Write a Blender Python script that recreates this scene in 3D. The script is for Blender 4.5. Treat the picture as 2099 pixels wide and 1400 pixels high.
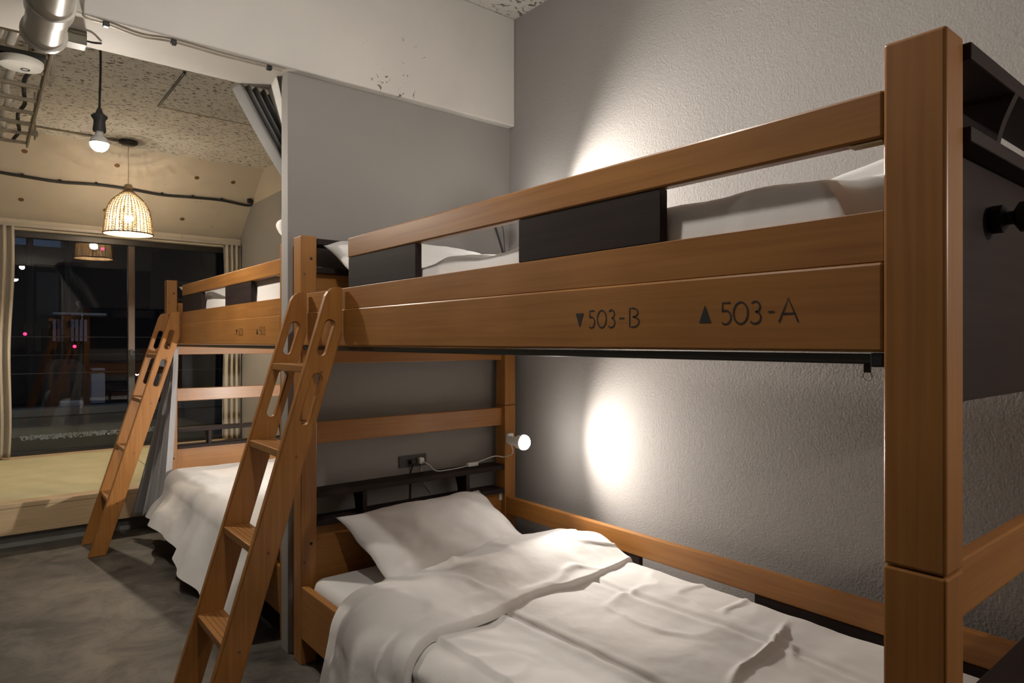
import bpy, bmesh, math, random
from mathutils import Vector, Matrix, noise
random.seed(7)
scene = bpy.context.scene
COL = scene.collection
for o in list(bpy.data.objects):
    bpy.data.objects.remove(o, do_unlink=True)

# ------------------------------------------------------------ camera, world, exposure
cam_d = bpy.data.cameras.new('camera')
cam_d.sensor_width = 36.0
cam_d.lens = 1358.75 / 2099 * 36.0
cam_d.clip_start = 0.02
cam_d.clip_end = 200
cam = bpy.data.objects.new('camera', cam_d)
COL.objects.link(cam)
cam.location = (0, 0, 1.1923)
cam.rotation_euler = (math.radians(90), 0, math.radians(-38.9776))
scene.camera = cam

world = bpy.data.worlds.new('night_sky')
scene.world = world
world.use_nodes = True
world.node_tree.nodes['Background'].inputs[0].default_value = (0.10, 0.19, 0.36, 1)
world.node_tree.nodes['Background'].inputs[1].default_value = 0.13

vs = scene.view_settings
vs.view_transform = 'Standard'
vs.look = 'None'
vs.gamma = 1
vs.use_curve_mapping = False
vs.exposure = 0.35

P_BULB = 40.0         # window-side bare bulb
P_BULB2 = 24.0       # bare bulb above the aisle by the near bunk
P_WICKER = 60.0
P_BULB3 = 15.0       # bare bulb behind the viewer, beyond the foot of the near bunk
P_SPOT_LOW = 24.0
P_SPOT_UP = 80.0

# ------------------------------------------------------------ materials
def srgb(r, g, b):
    f = lambda c: (c / 255 / 12.92) if c / 255 <= 0.04045 else ((c / 255 + 0.055) / 1.055) ** 2.4
    return (f(r), f(g), f(b), 1)

MATS = {}
def new_mat(name):
    m = bpy.data.materials.new(name)
    m.use_nodes = True
    nt = m.node_tree
    b = nt.nodes['Principled BSDF']
    MATS[name] = m
    return m, nt, b

def nd(nt, typ, **kw):
    n = nt.nodes.new(typ)
    for k, v in kw.items():
        setattr(n, k, v)
    return n

def plain(name, col, rough=0.5, metal=0.0, var=0.06, scale=8, bump=0.0, bscale=60, coat=0.0, sheen=0.0, dist=0.002):
    m, nt, b = new_mat(name)
    tc = nd(nt, 'ShaderNodeTexCoord')
    nz = nd(nt, 'ShaderNodeTexNoise')
    nz.inputs['Scale'].default_value = scale
    nz.inputs['Detail'].default_value = 5
    nt.links.new(tc.outputs['Object'], nz.inputs['Vector'])
    rp = nd(nt, 'ShaderNodeValToRGB')
    c = Vector(col[:3])
    rp.color_ramp.elements[0].position = 0.3
    rp.color_ramp.elements[1].position = 0.7
    rp.color_ramp.elements[0].color = tuple(c * (1 - var)) + (1,)
    rp.color_ramp.elements[1].color = tuple(c * (1 + var)) + (1,)
    nt.links.new(nz.outputs['Fac'], rp.inputs['Fac'])
    nt.links.new(rp.outputs['Color'], b.inputs['Base Color'])
    b.inputs['Roughness'].default_value = rough
    b.inputs['Metallic'].default_value = metal
    b.inputs['Coat Weight'].default_value = coat
    b.inputs['Coat Roughness'].default_value = 0.25
    b.inputs['Sheen Weight'].default_value = sheen
    if bump:
        n2 = nd(nt, 'ShaderNodeTexNoise')
        n2.inputs['Scale'].default_value = bscale
        n2.inputs['Detail'].default_value = 4
        nt.links.new(tc.outputs['Object'], n2.inputs['Vector'])
        bp = nd(nt, 'ShaderNodeBump')
        bp.inputs['Strength'].default_value = bump
        bp.inputs['Distance'].default_value = dist
        nt.links.new(n2.outputs['Fac'], bp.inputs['Height'])
        nt.links.new(bp.outputs['Normal'], b.inputs['Normal'])
    return m

def wood(name, axis, dark, light, rough=0.4, coat=0.07):
    m, nt, b = new_mat(name)
    tc = nd(nt, 'ShaderNodeTexCoord')
    mp = nd(nt, 'ShaderNodeMapping')
    sc = [52.0, 52.0, 52.0]
    sc[axis] = 1.6
    mp.inputs['Scale'].default_value = sc
    nt.links.new(tc.outputs['Object'], mp.inputs['Vector'])
    n1 = nd(nt, 'ShaderNodeTexNoise')
    n1.inputs['Scale'].default_value = 1.6
    n1.inputs['Detail'].default_value = 6
    n1.inputs['Distortion'].default_value = 0.5
    nt.links.new(mp.outputs['Vector'], n1.inputs['Vector'])
    n2 = nd(nt, 'ShaderNodeTexNoise')
    n2.inputs['Scale'].default_value = 3.2
    n2.inputs['Detail'].default_value = 2
    nt.links.new(tc.outputs['Object'], n2.inputs['Vector'])
    ma = nd(nt, 'ShaderNodeMath', operation='MULTIPLY_ADD')
    ma.inputs[1].default_value = 0.45
    nt.links.new(n2.outputs['Fac'], ma.inputs[0])
    mb = nd(nt, 'ShaderNodeMath', operation='MULTIPLY')
    mb.inputs[1].default_value = 0.55
    nt.links.new(n1.outputs['Fac'], mb.inputs[0])
    nt.links.new(mb.outputs[0], ma.inputs[2])
    rp = nd(nt, 'ShaderNodeValToRGB')
    rp.color_ramp.elements[0].position = 0.33
    rp.color_ramp.elements[1].position = 0.68
    rp.color_ramp.elements[0].color = dark
    rp.color_ramp.elements[1].color = light
    nt.links.new(ma.outputs[0], rp.inputs['Fac'])
    nt.links.new(rp.outputs['Color'], b.inputs['Base Color'])
    b.inputs['Roughness'].default_value = rough
    b.inputs['Coat Weight'].default_value = coat
    b.inputs['Coat Roughness'].default_value = 0.22
    return m

WD, WL = (0.265, 0.106, 0.022, 1), (0.40, 0.176, 0.043, 1)
for ax, nm in enumerate('xyz'):
    wood('wood_' + nm, ax, WD, WL)
    wood('dark_' + nm, ax, (0.018, 0.011, 0.010, 1), (0.032, 0.021, 0.019, 1), rough=0.6, coat=0.0)
for nm in 'xyz':
    MATS['dark_' + nm].node_tree.nodes['Principled BSDF'].inputs['Specular IOR Level'].default_value = 0.18
wood('platform_wood', 0, (0.42, 0.30, 0.17, 1), (0.58, 0.44, 0.27, 1), rough=0.5, coat=0.0)
plain('hole', (0.012, 0.008, 0.006), 0.7)
plain('plug', (0.17, 0.075, 0.028), 0.5)
plain('grey_paint', (0.30, 0.283, 0.266), 0.75, var=0.03, scale=3, bump=0.12, bscale=90)
plain('wall_paper', (0.31, 0.292, 0.276), 0.8, var=0.02, scale=4, bump=0.45, bscale=150, dist=0.004)
plain('plain_grey', (0.16, 0.155, 0.15), 0.7, var=0.04, scale=3)
plain('white_plastic', (0.78, 0.77, 0.73), 0.3, var=0.02)
plain('pvc', (0.55, 0.53, 0.47), 0.38, var=0.05, scale=4, coat=0.15)
plain('black_plastic', (0.012, 0.012, 0.013), 0.45)
plain('grey_plastic', (0.045, 0.045, 0.045), 0.5)
plain('dark_metal', (0.05, 0.048, 0.04), 0.35, metal=0.7)
plain('alu_dark', (0.035, 0.03, 0.026), 0.4, metal=0.3)
plain('alu_light', (0.42, 0.38, 0.32), 0.45)
plain('alu_brown', (0.075, 0.052, 0.037), 0.35, metal=0.4)
plain('steel', (0.6, 0.58, 0.54), 0.25, metal=1.0)
plain('galv', (0.38, 0.33, 0.26), 0.5, metal=0.3, var=0.25, scale=14)
plain('brass', (0.55, 0.46, 0.25), 0.35, metal=0.8)
plain('rubber', (0.02, 0.02, 0.02), 0.6)
plain('linen', (0.74, 0.72, 0.70), 0.85, var=0.015, scale=3, bump=0.22, bscale=26, sheen=0.25, dist=0.006)
plain('sheet', (0.70, 0.69, 0.67), 0.85, var=0.015, scale=3, bump=0.3, bscale=18, sheen=0.2, dist=0.006)
def creased(name, sc, strength):
    nt = MATS[name].node_tree
    b = nt.nodes['Principled BSDF']
    tc = [n for n in nt.nodes if n.type == 'TEX_COORD'][0]
    old = b.inputs['Normal'].links[0].from_socket
    mp = nd(nt, 'ShaderNodeMapping'); mp.inputs['Scale'].default_value = (1.0, 3.2, 1.0); mp.inputs['Rotation'].default_value = (0.3, 0.2, 0.6)
    nt.links.new(tc.outputs['Object'], mp.inputs['Vector'])
    n = nd(nt, 'ShaderNodeTexNoise'); n.noise_type = 'RIDGED_MULTIFRACTAL'
    n.inputs['Scale'].default_value = sc; n.inputs['Detail'].default_value = 2; n.inputs['Distortion'].default_value = 0.7
    nt.links.new(mp.outputs['Vector'], n.inputs['Vector'])
    bp = nd(nt, 'ShaderNodeBump'); bp.inputs['Strength'].default_value = strength; bp.inputs['Distance'].default_value = 0.01
    nt.links.new(n.outputs['Fac'], bp.inputs['Height']); nt.links.new(old, bp.inputs['Normal'])
    nt.links.new(bp.outputs['Normal'], b.inputs['Normal'])
creased('linen', 3.0, 0.10)
creased('sheet', 5.0, 0.2)
plain('curtain_beige', (0.50, 0.45, 0.38), 0.9, var=0.05, scale=6, bump=0.15, bscale=200, sheen=0.2)
plain('curtain_grey', (0.33, 0.325, 0.33), 0.9, var=0.05, scale=6, bump=0.15, bscale=200, sheen=0.2)
plain('curtain_slate', (0.20, 0.195, 0.19), 0.9, var=0.06, scale=6)
plain('curtain_dark', (0.14, 0.135, 0.13), 0.9, var=0.1, scale=6)
plain('tatami', (0.50, 0.46, 0.28), 0.8, var=0.08, scale=5, bump=0.3, bscale=260)
plain('kerb', (0.20, 0.20, 0.19), 0.8, var=0.15, scale=4)
plain('night_floor', (0.05, 0.05, 0.045), 0.7, var=0.2, scale=4)
plain('night_wall', (0.075, 0.072, 0.07), 0.8, var=0.2, scale=1)
plain('night_dark', (0.012, 0.012, 0.013), 0.8, var=0.2, scale=1)
plain('night_white', (0.55, 0.55, 0.60), 0.5, var=0.1, scale=2)
plain('gravel', (0.65, 0.65, 0.62), 0.15, var=0.3, scale=30)
plain('teal_wire', (0.05, 0.16, 0.18), 0.4)
plain('wicker', (0.62, 0.47, 0.29), 0.55, var=0.2, scale=40)
plain('olive', (0.16, 0.145, 0.10), 0.5, var=0.1)
plain('wicker_dark', (0.24, 0.15, 0.07), 0.55, var=0.3, scale=40)

def emis(name, col, strength):
    m, nt, b = new_mat(name)
    b.inputs['Base Color'].default_value = (0.8, 0.8, 0.8, 1)
    b.inputs['Emission Color'].default_value = col
    b.inputs['Emission Strength'].default_value = strength
    return m
RB = 0.033
AREA = 4 * math.pi * RB * RB
emis('bulb_far', (1.0, 0.90, 0.78, 1), P_BULB / (math.pi * AREA))
emis('bulb_near', (1.0, 0.945, 0.88, 1), P_BULB2 / (math.pi * AREA))
emis('bulb_back', (1.0, 0.86, 0.74, 1), P_BULB3 / (math.pi * AREA))
emis('bulb_warm', (1.0, 0.84, 0.63, 1), P_WICKER / (math.pi * AREA))
emis('bulb_read', (1.0, 0.94, 0.88, 1), 110.0)
emis('red_led', (1.0, 0.02, 0.12, 1), 3.0)
emis('blue_screen', (0.2, 0.5, 1.0, 1), 0.35)
emis('dim_window', (0.55, 0.6, 0.8, 1), 0.03)

# concrete floor
m, nt, b = new_mat('concrete_floor')
tc = nd(nt, 'ShaderNodeTexCoord')
n1 = nd(nt, 'ShaderNodeTexNoise'); n1.inputs['Scale'].default_value = 4.2; n1.inputs['Detail'].default_value = 11; n1.inputs['Roughness'].default_value = 0.7; n1.inputs['Distortion'].default_value = 0.6
nt.links.new(tc.outputs['Object'], n1.inputs['Vector'])
rp = nd(nt, 'ShaderNodeValToRGB')
rp.color_ramp.elements[0].position = 0.39; rp.color_ramp.elements[0].color = (0.034, 0.031, 0.027, 1)
rp.color_ramp.elements[1].position = 0.63; rp.color_ramp.elements[1].color = (0.125, 0.116, 0.10, 1)
nt.links.new(n1.outputs['Fac'], rp.inputs['Fac'])
nt.links.new(rp.outputs['Color'], b.inputs['Base Color'])
b.inputs['Roughness'].default_value = 0.5
bp = nd(nt, 'ShaderNodeBump'); bp.inputs['Strength'].default_value = 0.25; bp.inputs['Distance'].default_value = 0.006
n2 = nd(nt, 'ShaderNodeTexNoise'); n2.inputs['Scale'].default_value = 14; n2.inputs['Detail'].default_value = 6
nt.links.new(tc.outputs['Object'], n2.inputs['Vector'])
nt.links.new(n2.outputs['Fac'], bp.inputs['Height']); nt.links.new(bp.outputs['Normal'], b.inputs['Normal'])

# painted rough surfaces with flecks (pits and chips with a shape of their own)
def flecked(name, base, fleck, scale, thr, stretch=(1, 1, 1), rough=0.8, soft=0.03, patch=None):
    m, nt, b = new_mat(name)
    tc = nd(nt, 'ShaderNodeTexCoord')
    mp = nd(nt, 'ShaderNodeMapping'); mp.inputs['Scale'].default_value = stretch
    nt.links.new(tc.outputs['Object'], mp.inputs['Vector'])
    n1 = nd(nt, 'ShaderNodeTexNoise'); n1.inputs['Scale'].default_value = scale; n1.inputs['Detail'].default_value = 3
    n1.inputs['Roughness'].default_value = 0.55; n1.inputs['Distortion'].default_value = 0.8
    nt.links.new(mp.outputs['Vector'], n1.inputs['Vector'])
    rp = nd(nt, 'ShaderNodeValToRGB')
    rp.color_ramp.elements[0].position = thr; rp.color_ramp.elements[0].color = (0, 0, 0, 1)
    rp.color_ramp.elements[1].position = thr + soft; rp.color_ramp.elements[1].color = (1, 1, 1, 1)
    nt.links.new(n1.outputs['Fac'], rp.inputs['Fac'])
    fac = rp.outputs['Color']
    if patch:
        n3 = nd(nt, 'ShaderNodeTexNoise'); n3.inputs['Scale'].default_value = patch[0]; n3.inputs['Detail'].default_value = 3
        nt.links.new(tc.outputs['Object'], n3.inputs['Vector'])
        r3 = nd(nt, 'ShaderNodeValToRGB')
        r3.color_ramp.elements[0].position = patch[1]; r3.color_ramp.elements[1].position = patch[1] + 0.06
        nt.links.new(n3.outputs['Fac'], r3.inputs['Fac'])
        mm = nd(nt, 'ShaderNodeMath', operation='MULTIPLY')
        nt.links.new(fac, mm.inputs[0]); nt.links.new(r3.outputs['Color'], mm.inputs[1])
        fac = mm.outputs[0]
    n2 = nd(nt, 'ShaderNodeTexNoise'); n2.inputs['Scale'].default_value = 2.2; n2.inputs['Detail'].default_value = 6
    nt.links.new(tc.outputs['Object'], n2.inputs['Vector'])
    r2 = nd(nt, 'ShaderNodeValToRGB'); c = Vector(base)
    r2.color_ramp.elements[0].position = 0.3; r2.color_ramp.elements[0].color = tuple(c * 0.9) + (1,)
    r2.color_ramp.elements[1].position = 0.7; r2.color_ramp.elements[1].color = tuple(c * 1.07) + (1,)
    nt.links.new(n2.outputs['Fac'], r2.inputs['Fac'])
    mx = nd(nt, 'ShaderNodeMix', data_type='RGBA')
    nt.links.new(fac, mx.inputs['Factor'])
    nt.links.new(r2.outputs['Color'], mx.inputs['A'])
    mx.inputs['B'].default_value = fleck
    nt.links.new(mx.outputs['Result'], b.inputs['Base Color'])
    b.inputs['Roughness'].default_value = rough
    bp = nd(nt, 'ShaderNodeBump'); bp.inputs['Strength'].default_value = 0.4; bp.inputs['Distance'].default_value = 0.004; bp.invert = True
    nt.links.new(fac, bp.inputs['Height']); nt.links.new(bp.outputs['Normal'], b.inputs['Normal'])
    return m
flecked('ceiling_board', (0.64, 0.615, 0.565), (0.15, 0.135, 0.115, 1), 52, 0.565, stretch=(0.6, 1, 1), soft=0.05)
flecked('beam_paint', (0.66, 0.635, 0.59), (0.16, 0.14, 0.12, 1), 34, 0.66, rough=0.7, patch=(1.7, 0.62))
flecked('cream_concrete', (0.56, 0.50, 0.41), (0.26, 0.21, 0.15, 1), 18, 0.66, rough=0.8, patch=(1.4, 0.6))

# window glass: mostly clear, mirrors the lit room
m, nt, b = new_mat('window_glass')
nt.nodes.remove(b)
out = nt.nodes['Material Output']
tr = nd(nt, 'ShaderNodeBsdfTransparent'); tr.inputs[0].default_value = (0.9, 0.92, 0.93, 1)
gl = nd(nt, 'ShaderNodeBsdfGlossy'); gl.inputs['Roughness'].default_value = 0.0; gl.inputs[0].default_value = (1, 1, 1, 1)
lw = nd(nt, 'ShaderNodeFresnel'); lw.inputs['IOR'].default_value = 1.5
mx = nd(nt, 'ShaderNodeMixShader')
nt.links.new(lw.outputs[0], mx.inputs[0]); nt.links.new(tr.outputs[0], mx.inputs[1]); nt.links.new(gl.outputs[0], mx.inputs[2])
nt.links.new(mx.outputs[0], out.inputs[0])

# ------------------------------------------------------------ mesh helpers
def BM():
    return bmesh.new()

def box(bm, x0, x1, y0, y1, z0, z1, bev=0.0, seg=2):
    ps = [(x0, y0, z0), (x1, y0, z0), (x1, y1, z0), (x0, y1, z0), (x0, y0, z1), (x1, y0, z1), (x1, y1, z1), (x0, y1, z1)]
    v = [bm.verts.new(p) for p in ps]
    fs = [bm.faces.new([v[i] for i in q]) for q in ((0, 3, 2, 1), (4, 5, 6, 7), (0, 1, 5, 4), (1, 2, 6, 5), (2, 3, 7, 6), (3, 0, 4, 7))]
    if bev:
        es = {e for f in fs for e in f.edges}
        bmesh.ops.bevel(bm, geom=list(es), offset=bev, segments=seg, affect='EDGES', profile=0.5)
    return bm

def prism(bm, poly, axis, a, b, bev=0.0, seg=1):
    """extrude 2-D polygon along axis (0,1,2) from a to b; poly holds the two other coordinates in order"""
    def mk(p, t):
        q = list(p); q.insert(axis, t); return q
    va = [bm.verts.new(mk(p, a)) for p in poly]
    vb = [bm.verts.new(mk(p, b)) for p in poly]
    n = len(poly)
    fa = bm.faces.new(va); fb = bm.faces.new(vb[::-1])
    for i in range(n):
        bm.faces.new([va[i], vb[i], vb[(i + 1) % n], va[(i + 1) % n]])
    bmesh.ops.recalc_face_normals(bm, faces=bm.faces)
    if bev:
        bmesh.ops.bevel(bm, geom=list(set(list(fa.edges) + list(fb.edges))), offset=bev, segments=seg, affect='EDGES')
    return bm

def tube(bm, pts, r, n=8, closed=False, caps=True):
    pts = [Vector(p) for p in pts]
    N = len(pts)
    rs = r if isinstance(r, (list, tuple)) else [r] * N
    up = Vector((0.123, 0.456, 0.88)).normalized()
    rings = []
    for i, p in enumerate(pts):
        if closed:
            d = pts[(i + 1) % N] - pts[i - 1]
        else:
            d = pts[min(i + 1, N - 1)] - pts[max(i - 1, 0)]
        d.normalize()
        a = up - d * up.dot(d)
        if a.length < 1e-4:
            a = Vector((1, 0, 0)) - d * d.x
        a.normalize(); up = a
        c = d.cross(a)
        rings.append([bm.verts.new(p + (a * math.cos(2 * math.pi * k / n) + c * math.sin(2 * math.pi * k / n)) * rs[i]) for k in range(n)])
    for i in range(N if closed else N - 1):
        A, B = rings[i], rings[(i + 1) % N]
        for k in range(n):
            bm.faces.new([A[k], A[(k + 1) % n], B[(k + 1) % n], B[k]])
    if caps and not closed:
        bm.faces.new(rings[0][::-1]); bm.faces.new(rings[-1])
    return bm

def lathe(bm, prof, n=28, origin=(0, 0, 0), axis=(0, 0, 1)):
    """prof: list of (r, h) revolved about axis through origin"""
    M = Vector((0, 0, 1)).rotation_difference(Vector(axis).normalized()).to_matrix()
    o = Vector(origin)
    rings = []
    for r, h in prof:
        if r < 1e-6:
            rings.append([bm.verts.new(o + M @ Vector((0, 0, h)))])
        else:
            rings.append([bm.verts.new(o + M @ Vector((r * math.cos(2 * math.pi * k / n), r * math.sin(2 * math.pi * k / n), h))) for k in range(n)])
    for A, B in zip(rings, rings[1:]):
        for k in range(n):
            k2 = (k + 1) % n
            if len(A) == 1 and len(B) == 1:
                continue
            if len(A) == 1:
                bm.faces.new([A[0], B[k2], B[k]])
            elif len(B) == 1:
                bm.faces.new([A[k], A[k2], B[0]])
            else:
                bm.faces.new([A[k], A[k2], B[k2], B[k]])
    return bm

def curve_pts(ctrl, n=10):
    """Catmull-Rom through control points"""
    c = [Vector(p) for p in ctrl]
    c = [c[0] * 2 - c[1]] + c + [c[-1] * 2 - c[-2]]
    out = []
    for i in range(1, len(c) - 2):
        for k in range(n):
            t = k / n
            out.append(0.5 * ((2 * c[i]) + (-c[i - 1] + c[i + 1]) * t + (2 * c[i - 1] - 5 * c[i] + 4 * c[i + 1] - c[i + 2]) * t * t + (-c[i - 1] + 3 * c[i] - 3 * c[i + 1] + c[i + 2]) * t ** 3))
    out.append(c[-2])
    return out

def grid(bm, rows, cols, fn):
    vs_ = [[bm.verts.new(fn(i / (rows - 1), j / (cols - 1))) for j in range(cols)] for i in range(rows)]
    for i in range(rows - 1):
        for j in range(cols - 1):
            bm.faces.new([vs_[i][j], vs_[i + 1][j], vs_[i + 1][j + 1], vs_[i][j + 1]])
    return bm

def root_of(o):
    while o.parent:
        o = o.parent
    return o

def obj(name, bm, mat, parent=None, smooth=False, solid=0.0, sub=0, origin=None, angle=None):
    """one mesh object; bm is in world coordinates (or in the frame of the prototype the parent stands in)"""
    if parent is not None:
        off = Vector((0, 0, 0)); p = parent
        while p:
            off += p.location; p = p.parent
    else:
        if origin is None:
            xs = [v.co for v in bm.verts]
            mn = [min(c[i] for c in xs) for i in range(3)]; mxx = [max(c[i] for c in xs) for i in range(3)]
            origin = ((mn[0] + mxx[0]) / 2, (mn[1] + mxx[1]) / 2, mn[2])
        off = Vector(origin)
    bmesh.ops.translate(bm, verts=bm.verts, vec=-off)
    bmesh.ops.recalc_face_normals(bm, faces=bm.faces)
    me = bpy.data.meshes.new(name)
    bm.to_mesh(me); bm.free()
    me.materials.append(MATS[mat])
    if smooth:
        for p in me.polygons:
            p.use_smooth = True
        if angle:
            me.set_sharp_from_angle(angle=math.radians(angle))
    o = bpy.data.objects.new(name, me)
    COL.objects.link(o)
    if parent is not None:
        o.parent = parent
    else:
        o.location = off
    if solid:
        s = o.modifiers.new('thickness', 'SOLIDIFY'); s.thickness = solid; s.offset = 0
    if sub:
        s = o.modifiers.new('smooth', 'SUBSURF'); s.levels = sub; s.render_levels = sub
    return o

def empty(name, loc, label, cat, group=None):
    o = bpy.data.objects.new(name, None)
    COL.objects.link(o)
    o.location = loc
    o.empty_display_size = 0.1
    return tag(o, label, cat, group)

def tag(o, label, cat, group=None):
    o['label'] = label; o['category'] = cat
    if group:
        o['group'] = group
    return o

def struct(o, label, cat):
    o['kind'] = 'structure'
    return tag(o, label, cat)

def copy_tree(o, parent=None):
    c = o.copy(); COL.objects.link(c)
    if parent is not None:
        c.parent = parent
    for ch in o.children:
        copy_tree(ch, c)
    return c

def fbm(x, y, z=0.0, oct=3):
    v = 0; a = 1; t = 0
    for i in range(oct):
        v += a * noise.noise(Vector((x, y, z))); t += a
        x *= 2.03; y *= 2.03; a *= 0.5; z += 3.7
    return v / t

def ridge(x, y, z=0.0):
    return 1 - abs(noise.noise(Vector((x, y, z)))) * 2

def sstep(a, b, x):
    t = max(0, min(1, (x - a) / (b - a)))
    return t * t * (3 - 2 * t)

# ------------------------------------------------------------ the setting
XW = 2.011            # right wall
ZC = 2.737            # ceiling
YP0, YP1 = 2.502, 2.570   # partition
YW = 6.70             # window plane
XL, YB = -0.95, -2.2

o = obj('floor', box(BM(), XL - 0.1, XW + 0.1, YB - 0.1, YW + 0.1, -0.1, 0.0), 'concrete_floor'); struct(o, 'grey mottled concrete floor of the dormitory', 'floor')
o = obj('ceiling', box(BM(), XL - 0.1, XW + 0.1, YB - 0.1, YW + 0.6, ZC, ZC + 0.1), 'ceiling_board'); struct(o, 'off white ceiling board covered with small dark flecks', 'ceiling')
wr = obj('wall_right', box(BM(), XW, XW + 0.1, YB, YW + 0.2, 0, ZC), 'wall_paper'); struct(wr, 'pale grey textured wallpaper wall running behind both bunk beds', 'wall')
bm = prism(BM(), [(YP1 + 0.2, 2.47), (6.52, 2.47), (6.13, ZC), (YP1 + 0.2, ZC)], 0, XW - 0.004, XW - 0.0002)
o = obj('bare_concrete_band', bm, 'cream_concrete', wr)
bm = box(BM(), XW - 0.0045, XW - 0.0003, YP1 + 0.2, YW + 0.05, 0, 2.469)
o = obj('grey_painted_band', bm, 'grey_paint', wr)
o = obj('wall_left', box(BM(), XL - 0.1, XL, YB, YW + 0.2, 0, ZC), 'plain_grey'); struct(o, 'plain dark grey wall on the left of the aisle, out of view', 'wall')
o = obj('wall_back', box(BM(), XL, XW, YB - 0.1, YB, 0, ZC), 'plain_grey'); struct(o, 'plain dark grey wall behind the viewer, out of view', 'wall')
o = obj('wall_partition', box(BM(), 0.925, XW, YP0, YP1, 0, 2.2235, bev=0.002), 'grey_paint'); struct(o, 'smooth grey partition wall between the two bunk beds', 'wall')
beam = obj('ceiling_beam', box(BM(), XL, XW - 0.001, 2.462, 2.742, 2.222, ZC, bev=0.006), 'beam_paint'); struct(beam, 'chipped white concrete beam under the ceiling above the grey partition', 'beam')
# sloped concrete above the window
bm = prism(BM(), [(6.02, ZC), (YW + 0.02, 2.185), (YW + 0.30, 2.185), (YW + 0.30, ZC)], 0, XL, XW)
wf = obj('wall_far', bm, 'cream_concrete'); struct(wf, 'cream sloping concrete wall above the dark window', 'wall')
for i, (x, z) in enumerate([(0.285, 2.62), (0.89, 2.615), (1.49, 2.61), (1.79, 2.615), (0.28, 2.32), (1.46, 2.305), (0.86, 2.31)]):
    yy = 6.02 + (ZC - z) / (ZC - 2.185) * (YW + 0.02 - 6.02)
    nrm = Vector((0, -(ZC - 2.185), -(YW + 0.02 - 6.02))).normalized()
    bm = lathe(BM(), [(0, 0.001), (0.012, 0.001), (0.016, 0.003), (0.020, 0.0)], 14, (x, yy, z), nrm)
    obj('tie_hole', bm, 'plug', wf)
o = obj('wall_window_side', box(BM(), XL, -0.32, YW, YW + 0.2, 0, 2.2), 'cream_concrete'); struct(o, 'cream wall left of the window, behind the curtain', 'wall')
o = obj('wall_sill', box(BM(), XL, XW, YW + 0.0, YW + 0.2, 0, 0.232), 'cream_concrete'); struct(o, 'low concrete sill below the window', 'wall')

# window
WX0, WX1, WZ0, WZ1 = -0.32, 1.955, 0.235, 2.10
win = empty('window_1', (0.8, YW + 0.08, WZ0), 'wide dark sliding window looking out into the night', 'window'); win['kind'] = 'structure'
obj('head_frame', box(BM(), WX0, WX1, YW + 0.06, YW + 0.14, WZ1 - 0.05, WZ1, 0.003), 'alu_dark', win)
obj('sill_frame', box(BM(), WX0, WX1, YW + 0.06, YW + 0.14, WZ0, WZ0 + 0.03, 0.003), 'alu_dark', win)
obj('side_frame', box(BM(), WX0, WX0 + 0.05, YW + 0.06, YW + 0.14, WZ0, WZ1, 0.003), 'alu_dark', win)
obj('side_frame', box(BM(), WX1 - 0.05, XW, YW + 0.06, YW + 0.14, WZ0, WZ1 + 0.09, 0.003), 'alu_dark', win)
obj('meeting_stile', box(BM(), 1.06, 1.115, YW + 0.065, YW + 0.12, 1.10, WZ1 - 0.05, 0.004), 'alu_brown', win)
obj('meeting_stile', box(BM(), 1.06, 1.115, YW + 0.065, YW + 0.12, WZ0 + 0.03, 1.095, 0.004), 'alu_dark', win)
h = obj('latch', box(BM(), 1.07, 1.10, YW + 0.045, YW + 0.066, 1.06, 1.12, 0.004), 'black_plastic', win)
obj('glass_pane', box(BM(), WX0 + 0.05, 1.06, YW + 0.09, YW + 0.096, WZ0 + 0.03, WZ1 - 0.05), 'window_glass', win)
obj('glass_pane', box(BM(), 1.115, WX1 - 0.05, YW + 0.09, YW + 0.096, WZ0 + 0.03, WZ1 - 0.05), 'window_glass', win)
obj('head_trim', box(BM(), WX0, XW - 0.005, YW - 0.01, YW + 0.14, WZ1, 2.186, 0.004), 'cream_concrete', win)
o = obj('curtain_track', box(BM(), -0.6, XW - 0.02, YW - 0.075, YW - 0.045, 2.115, 2.145, 0.004), 'alu_light'); struct(o, 'pale curtain track fixed above the window', 'curtain track')

# raised tatami platform below the window
pl = empty('tatami_platform', (0.5, 5.7, 0), 'raised tatami platform with pale wooden edge in front of the window', 'platform')
obj('plinth', box(BM(), XL + 0.005, XW - 0.008, 4.812, YW - 0.005, 0.0, 0.081), 'kerb', pl)
obj('riser_board', box(BM(), XL + 0.005, XW - 0.008, 4.762, 4.79, 0.082, 0.233, 0.002), 'platform_wood', pl)
obj('deck', box(BM(), XL + 0.005, XW - 0.008, 4.792, YW - 0.06, 0.082, 0.215), 'platform_wood', pl)
obj('edge_trim', box(BM(), XL + 0.005, XW - 0.008, 4.758, 4.865, 0.234, 0.262, 0.003), 'platform_wood', pl)
obj('window_trim', box(BM(), XL + 0.005, XW - 0.008, YW - 0.12, YW + 0.055, 0.2165, 0.252, 0.003), 'platform_wood', pl)
xs = [XL + 0.01, 0.04, 1.0, XW - 0.012]
for i in range(3):
    for (y0, y1) in ((4.868, 5.715), (5.719, YW - 0.123)):
        obj('tatami_mat', box(BM(), xs[i] + 0.002, xs[i + 1] - 0.002, y0, y1, 0.2155, 0.257, 0.003), 'tatami', pl)

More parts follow.
